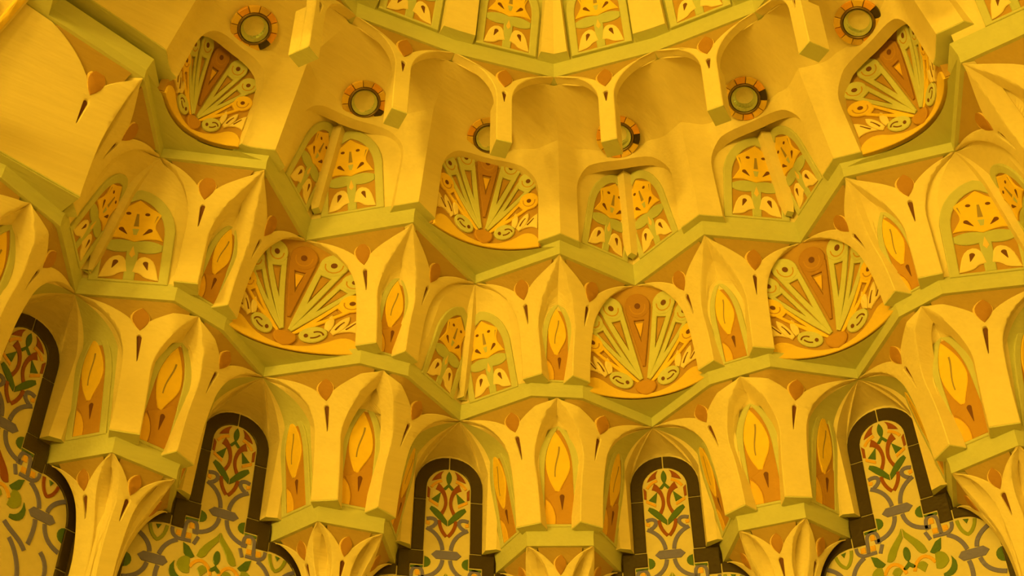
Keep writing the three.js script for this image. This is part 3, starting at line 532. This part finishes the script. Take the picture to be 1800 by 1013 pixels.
// ---------- third storey (between ledges C and D) ----------
const HS = HC + 0.14;                                           // where the walls of the third storey turn over
for (let n = -3.5; n <= 3.5; n++) {
  const jl = n - 0.5, jr = n + 0.5, pL = Cv.get(jl), pR = Cv.get(jr), N = Cv.get(n), kL = Cpts.indexOf(pL), n1 = Crun.seg[kL], n2 = Crun.seg[kL + 1], mN = Crun.mit[kL + 1], mL = Crun.mit[kL], mR = Crun.mit[kL + 2];
  const unit = norm(N), rmid = len(N) - (Math.abs(n) > 2 ? 0.04 : 0.055);
  // face of the storey: posts over the projecting corners, an arch over each bay
  const lL = len(sub(N, pL)) * 1000, lR = len(sub(pR, N)) * 1000, T = lL + lR, off = 0.014;
  const A0 = add(pL, mL, off), B0 = add(pR, mR, off), top = [unit[0] * (len(N) - 0.062), unit[1] * (len(N) - 0.062)];
  const planAt = (x) => { // straight along the post wings, rounded across the bay
    const t = x / T, q = t < 0.5 ? mix(A0, add(N, mN, off), t * 2) : mix(add(N, mN, off), B0, t * 2 - 1), c = [2 * top[0] - (A0[0] + B0[0]) / 2, 2 * top[1] - (A0[1] + B0[1]) / 2];
    if (n === -3.5) return q;
    const e = [bez(A0[0], c[0], B0[0], t), bez(A0[1], c[1], B0[1], t)], k = Math.min(1, Math.max(0, (Math.min(t, 1 - t) - 0.1) / 0.15));
    return mix(q, e, k * k * (3 - 2 * k));
  };
  const map = (x, y, z) => { const p = planAt(Math.max(0, Math.min(T, x))), iw = inn(p), hh = y / 1000; return W(add(p, iw, hh * Math.tan(tC) + z / 1000), HC + 0.02 + hh); };
  const wing = FAN_C.includes(n) ? 33 : 30, wL = n === -2.5 ? 44 : wing, wR = n === 2.5 ? 44 : n === -2.5 ? 44 : wing, yL = n <= -2.5 ? 17 : n === 3.5 ? 17 : 0, yR = n === 2.5 || n === -3.5 ? 17 : 0, topY = 122, sy = 60, cy = FAN_C.includes(n) ? 105 : 106, c = T / 2;
  const cc0 = (wL + T - wR) / 2, hw = (T - wR - wL) / 2, o = []; const arc = 20; for (let k = 0; k <= arc; k++) { const a = Math.PI * k / arc; const ex = Math.sign(Math.cos(a)) * Math.abs(Math.cos(a)) ** 0.75; o.push(new THREE.Vector2(cc0 + hw * ex, sy + (cy - sy) * Math.sin(a) ** 0.85)); }
  const pts = [new THREE.Vector2(T - wR, yR), new THREE.Vector2(T, yR), new THREE.Vector2(T, topY), new THREE.Vector2(0, topY), new THREE.Vector2(0, yL), new THREE.Vector2(wL, yL), ...o.slice().reverse()];
  const plain = n === -3.5;
  mesh('arch_face', bent(plain ? [[0, 17], [T, 17], [T, topY], [0, topY]].map(a => new THREE.Vector2(...a)) : clean(pts), -16, 0, map, 9, 0), M.cream, ceiling);
  for (const [x0, x1, y0] of plain ? [[0, T, 17]] : [[0, wL, yL], [T - wR, T, yR]]) mesh('arch_foot', bent([[x0, y0 - 1], [x1, y0 - 1], [x1, y0 + 0.6], [x0, y0 + 0.6]].map(a => new THREE.Vector2(...a)), y0 ? -30 : -16, -0.6, (x, y, z) => { const v = map(x, Math.max(0, y), z); v.y += Math.min(0, y) * K; return v; }, 14, 0), M.green, ceiling);
  // the hollow behind
  if (FAN_C.includes(n)) {
    const P = v => [v.x / S, v.z / S], qL = P(map(wL - 3, 0, -6)), qR = P(map(T - wR + 3, 0, -6));
    const fm = fanMap(qL, qR, [unit[0] * rmid, unit[1] * rmid], HC + FA + (Math.abs(n) > 2 ? 0.004 : 0), 15 * Math.PI / 180, Math.abs(n) > 2 ? 0.93 : 1);
    buildFan(fm, fanName('top', FAN_C, n));
    underside(fm, [pL, N, pR], HC + FA);
  } else if (!plain) {
    const w = (p, m) => [0, 0.25, 0.5, 0.75, 1].map(t => W(add(p, m, Math.tan(tC) * 0.135 * t), HC + 0.01 + 0.135 * t));
    mesh('niche_vault', loft([w(pL, n1), w(N, mN), w(pR, n2)], 0.3), M.cream, ceiling);
    const f = 0.085, hb = 0.031, mm = (p, m) => [0, 0.33, 0.66, 1].map(t => W(add(p, m, Math.tan(tC) * (hb + 0.1 * t)), HC + hb + 0.1 * t));
    const a = mm(mix(N, pL, f), n1), b = mm(mix(N, pR, f), n2), cA = mm(add(mix(N, pL, f), n1, 0.01), n1), cB = mm(add(mix(N, pR, f), n2, 0.01), n2), cN = mm(add(N, mN, 0.011), mN);
    mesh('corner_post', loft([a, cA, cN, cB, b], 0.3), M.cream, ceiling);
    mesh('corner_post_foot', loft([[a[0], cA[0], cN[0]], [b[0], cB[0], cN[0]]], 0.3), M.green, ceiling);
    flowerC.push([mix(pL, N, 0.56), n1], [mix(pR, N, 0.56), n2]);
  }
  // soffit from the face over to the top ledge
  const rows = []; const iD = x => jl + x / T;
  const dl = i => { const a = Math.floor(i), q = mix(Dv(a), Dv(a + 1), i - a); return add(q, inn(q), -0.012); };
  for (let k = 0; k <= 40; k++) {
    const x = T * k / 40, p0 = map(x, topY - 2, 0), a = [p0.x / S, p0.z / S], b = dl(iD(x)), h0 = (p0.y - EYE) / S, h1 = HD - 0.002, col = [];
    const s = Math.sin(Math.PI * k / 40) ** 0.8, cc = mix(a, b, 0.3 - 0.1 * s), hc = h0 + (h1 - h0) * (0.7 + 0.25 * s);
    for (let q = 0; q <= 12; q++) { const t = q / 12; col.push(W([bez(a[0], cc[0], b[0], t), bez(a[1], cc[1], b[1], t)], bez(h0, hc, h1, t))); }
    rows.push(col);
  }
  mesh('soffit_vault', loft(rows, 1.4), M.cream, ceiling);
}
function flowers(list, row, h, tilt, sx, hFoot) {
  list.forEach(([p, nn], k) => { const g = addPanel(protoFlower, 'flower_panel', `carved flower panel with orange crown and two pale tulips, ${row} storey, ${ORD[k]} from the left`, 'carved panel', 'carved flower panels'); placePanel(g, p, nn, h, tilt, Array.isArray(sx) ? sx[k] ?? 1 : sx, 1, hFoot); });
}
flowers(flowerB, 'middle', HB + 0.021, tB, [1, 1.28, 1, 1.05, 1.32], HB + 0.012);
flowers(flowerC, 'third', HC + 0.03, tC, [1, 1.2, 1.05, 1.02, 1.22], HC + 0.01);

// ---------- pendants and arches under the top ledge, and the wall above it ----------
const pendNames = [-3.5, -2.5, -1.5, -0.5, 0.5, 1.5, 2.5, 3.5];
pendNames.forEach((n, k) => {
  const a = Dv(n - 0.5), b = Dv(n + 0.5), mid = mix(a, b, 0.5);
  const f = bracketFrame([a, b], mid, HD - 0.128, HD, t => 0);
  buildBracket({ frame: f, w: 9.5, spring: 0.56, crotch: 0.71, thick: 12, block: 26, name: 'pendant_bracket', label: `hanging plaster pendant with two flared arms under the top ledge, ${ORD[Math.max(0, k - 1)]} from the left${k === 0 || k === 7 ? ' outside' : ''}`, group: 'hanging pendants under the top ledge', dropLen: 15, dropGap: 8 });
});
{
  const tD = 16 * Math.PI / 180, back = [];
  const wallRows = []; Drun.points.forEach((p, k) => { const m = Drun.mit[k]; wallRows.push([0, 0.5, 1].map(t => W(add(p, m, -0.003 + Math.tan(tD) * 0.25 * t), HD + 0.015 + 0.25 * t))); });
  mesh('crown_wall', loft(wallRows, 0.3), M.green, ceiling);
  let q = 0;
  for (let j = -4; j <= 4; j++) { // posts at the corners of the ring
    const p = Dv(j), k = Dpts.findIndex(d => len(sub(d, p)) < 1e-6), m = Drun.mit[k], n1 = Drun.seg[k - 1], n2 = Drun.seg[k], hb = HD + 0.024;
    const L = norm(sub(Dv(j - 1), p)), R = norm(sub(Dv(j + 1), p)), ww = 0.021;
    const c = (b, mm) => [0, 0.5, 1].map(t => W(add(b, mm, Math.tan(tD) * 0.24 * t), hb + 0.24 * t));
    const a = c(add(p, L, ww), n1), b = c(add(p, R, ww), n2), cA = c(add(add(p, L, ww), n1, 0.014), n1), cB = c(add(add(p, R, ww), n2, 0.014), n2), cN = c(add(p, m, 0.015), m);
    mesh('crown_post', loft([a, cA, cN, cB, b], 0.3), M.cream, ceiling);
    mesh('crown_post_foot', loft([[a[0], cA[0], cN[0], cB[0], b[0]], [p, p, p, p, p].map(v => W(v, hb))], 0.3), M.green, ceiling);
  }
  const list = []; for (let j = -4; j < 4; j++) { const a = Dv(j), b = Dv(j + 1), k = Dpts.findIndex(d => len(sub(d, a)) < 1e-6); list.push([mix(a, b, 0.5), Drun.seg[k]]); }
  flowers(list, 'crowning', HD + 0.027, tD, 1.14, HD + 0.015);
}

{ // carved pilaster that closes the vault at its left end
  const f = frameB(-3, -1), g = thing('carved_pilaster', 'carved yellow plaster pilaster at the top left end of the vault', 'pilaster');
  const P = (x, y, z) => f.map(x, Math.min(y, f.H * 1.02), z).setY(EYE + (GB + y / 1000) * S), V = l => l.map(v => new THREE.Vector2(...v));
  mesh('shaft', bent(V([[-19, 190], [-19, 140], [-38, 76], [-56, 0], [-190, 0], [-190, 190]]), -6, 9, P, 16, 2), M.pale, g);
  mesh('edge_moulding', bent(V([[-21, 190], [-21, 140], [-40, 76], [-58, 0], [-66, 0], [-48, 76], [-29, 141], [-29, 190]]), 9, 13, P, 16, 1.5), M.border, g);
  for (let k = 0; k < 7; k++) { const x = -72 + k * 6, y = 12 + k * 26; mesh('leaf', bent(outline(`M${x} ${y} C${x + 12} ${y + 6} ${x + 14} ${y + 18} ${x + 6} ${y + 24} C${x - 8} ${y + 18} ${x - 8} ${y + 6} ${x} ${y}`), 8, 12, P, 16, 1), k % 2 ? M.orange : M.border, g); }
}
// ---------- recessed spotlights in the soffit ----------
{
  const g = new THREE.Group(), ringN = 12;
  const mats = [paint(0.74, 0.36, 0.04, 0.3), paint(0.74, 0.5, 0.08, 0.3), paint(0.6, 0.4, 0.1, 0.3), paint(0.8, 0.53, 0.12, 0.3), M.tileBlack];
  const tone = [0, 1, 0, 2, 3, 0, 1, 2, 0, 3, 1, 4];
  for (let k = 0; k < ringN; k++) {
    const a0 = k / ringN * 2 * Math.PI + 0.02, a1 = (k + 1) / ringN * 2 * Math.PI - 0.02, o = [];
    for (let q = 0; q <= 4; q++) { const a = a0 + (a1 - a0) * q / 4; o.push(new THREE.Vector2(27 * Math.cos(a), 27 * Math.sin(a))); }
    for (let q = 4; q >= 0; q--) { const a = a0 + (a1 - a0) * q / 4; o.push(new THREE.Vector2(19.5 * Math.cos(a), 19.5 * Math.sin(a))); }
    part('ring_tile', o, -2, 2.5, mats[tone[k]], g, 0.4);
  }
  const lathe = (pts, n = 40) => { const q = new THREE.LatheGeometry(pts.map(p => new THREE.Vector2(p[0] * K, p[1] * K)), n); q.rotateX(Math.PI / 2); return planarUV(q); };
  mesh('trim_ring', lathe([[16, 0], [16.5, 3], [18, 4.4], [19.4, 3], [19.6, -1], [16, -2], [16, 0]]), M.steel, g);
  const refl = new THREE.LatheGeometry([[2.4, -13], [6, -11], [10, -7], [13.5, -2], [15.8, 3.2]].map(p => new THREE.Vector2(p[0] * K, p[1] * K)), 24).toNonIndexed(); refl.rotateX(Math.PI / 2); refl.computeVertexNormals();
  const rm = M.chrome.clone(); rm.side = THREE.DoubleSide;
  mesh('reflector', planarUV(refl), rm, g);
  mesh('bulb', lathe([[0.01, -3], [2, -4], [2.4, -7], [2.4, -13], [0.01, -13.5]], 16), M.glass, g);
  mesh('lens', lathe([[0.01, 5.2], [8, 5], [13, 4.3], [15.9, 3], [15.9, 2.5], [13, 3.7], [8, 4.4], [0.01, 4.6]]), M.glass, g);
  [-2.5, -1.5, -0.5, 0.5, 1.5, 2.5].forEach((n, k) => {
    const s = addPanel(g, 'recessed_spotlight', `recessed round spotlight in a ring of orange tiles, ${ORD[k]} from the left, unlit`, 'spotlight', 'recessed spotlights in the vault');
    const p = pl(n, 0.412); s.position.copy(W(p, 1.142)); s.rotation.order = 'YXZ'; s.rotation.y = Math.atan2(-p[0], -p[1]); s.rotation.x = 64 * Math.PI / 180;
  });
}

// ---------- pier capitals below ledge A, and the slim piers between the tile panels ----------
for (let j = -3; j <= 3; j++) {
  const [e0, c1, c2, e1] = Af[j], col = [mix(e0, c1, 0.12), mix(e0, c1, 0.62), mix(e1, c2, 0.62), mix(e1, c2, 0.12)];
  const h0 = 0.575, kOf = (a, b) => { const q = Af[j].indexOf(a), m = mix(a, b, 0.5); return add(m, Arun[j].seg[q], q === 1 ? -0.036 : -0.04); };
  const runs = [[e0, c1, 'left'], [c1, c2, 'front'], [c2, e1, 'right']];
  for (const [a, b, where] of runs) {
    const f = bracketFrame([a, b], kOf(a, b), h0, HA, t => t * t * (0.4 + 0.6 * t));
    const vis = Math.abs(j) <= 2;
    buildBracket({ frame: f, w: 11, wBottom: 9.5, spring: 0.62, crotch: 0.78, thick: 12, foot: false, name: 'capital_bracket', label: vis ? `flared plaster capital below the lowest ledge, ${where} face of the ${ORD[j + 2]} pier from the left` : `flared plaster capital below the lowest ledge, ${where} face of the pier past the ${j < 0 ? 'left' : 'right'} end`, group: 'flared capitals of the piers', dropLen: 20, dropGap: 4 });
  }
  const fr = runs.map(([a, b]) => bracketFrame([a, b], kOf(a, b), h0, HA, t => t * t * (0.4 + 0.6 * t)));
  [[0, 1, c1], [1, 2, c2]].forEach(([p, q, apex]) => {
    const r1 = rimCurve(fr[p], 1, 11, 0.62, -5), r2 = rimCurve(fr[q], -1, 11, 0.62, -5), d1 = fr[p].dir, n1 = fr[p].nrm, n2 = fr[q].nrm;
    const foot = mix(add(kOf(...runs[p].slice(0, 2)), d1, 0.012), add(kOf(...runs[q].slice(0, 2)), fr[q].dir, -0.012), 0.5);
    const mid = r1.map((v, k) => { const t = k / (r1.length - 1), e = Math.max(0, (t - 0.3) / 0.7) ** 2.2, pt = mix(foot, apex, e); return W(pt, (mix([(v.y - EYE) / S, 0], [(r2[k].y - EYE) / S, 0], 0.5))[0]); });
    mesh('capital_hollow', loft([r1, mid, r2], 0.3), M.cream, ceiling);
  });
  const P = []; for (const [a, b] of runs) { const k = kOf(a, b), d = norm(sub(b, a)); P.push(add(k, d, -0.0105), add(k, d, 0.0105)); }
  const rr = run(P); strip('column_' + (j + 4), band(rr, -EYE / S, 0.635, 0.03, -0.001), M.cream);
}

// ---------- unseen globe lamps, out of view behind the camera, placed to light the vault ----------
UNSEEN_LAMP_AT.forEach(([x, z, share], k) => {
  const t = thing('unseen_hanging_lamp', `unseen globe lamp lighting the vault from the room, ${['nearest the niche by the left wall', 'in the far left corner', 'beside the corner lamp', 'in the middle of the rear wall', 'right of the middle'][k]}`, 'lamp', 'unseen globe lamps of the room'); t.position.set(x, 0, z);
  const y = UNSEEN_LAMP.height, r = UNSEEN_LAMP.radius;
  const gm = new THREE.MeshStandardMaterial({ color: 0x000000, emissive: UNSEEN_LAMP.color, emissiveIntensity: 2.5, roughness: 1 });
  const gl = new THREE.SphereGeometry(r, 32, 20); gl.translate(0, y, 0); mesh('globe', gl, gm, t);
  const rod = new THREE.CylinderGeometry(0.008, 0.008, CEIL - y - r, 12); rod.translate(0, (CEIL + y + r) / 2, 0); mesh('rod', rod, M.steel, t);
  const cap = new THREE.CylinderGeometry(0.05, 0.06, 0.04, 24); cap.translate(0, CEIL - 0.02, 0); mesh('ceiling_cap', cap, M.steel, t);
  const l = new THREE.PointLight(UNSEEN_LAMP.color, UNSEEN_LAMP.power * share, 0, 2); l.position.set(x, y, z); l.castShadow = true; l.shadow.radius = r / 0.02; scene.add(l);
});
scene.traverse(o => { if (o.isMesh) { o.castShadow = true; o.receiveShadow = true; } });
renderer.render(scene, camera);
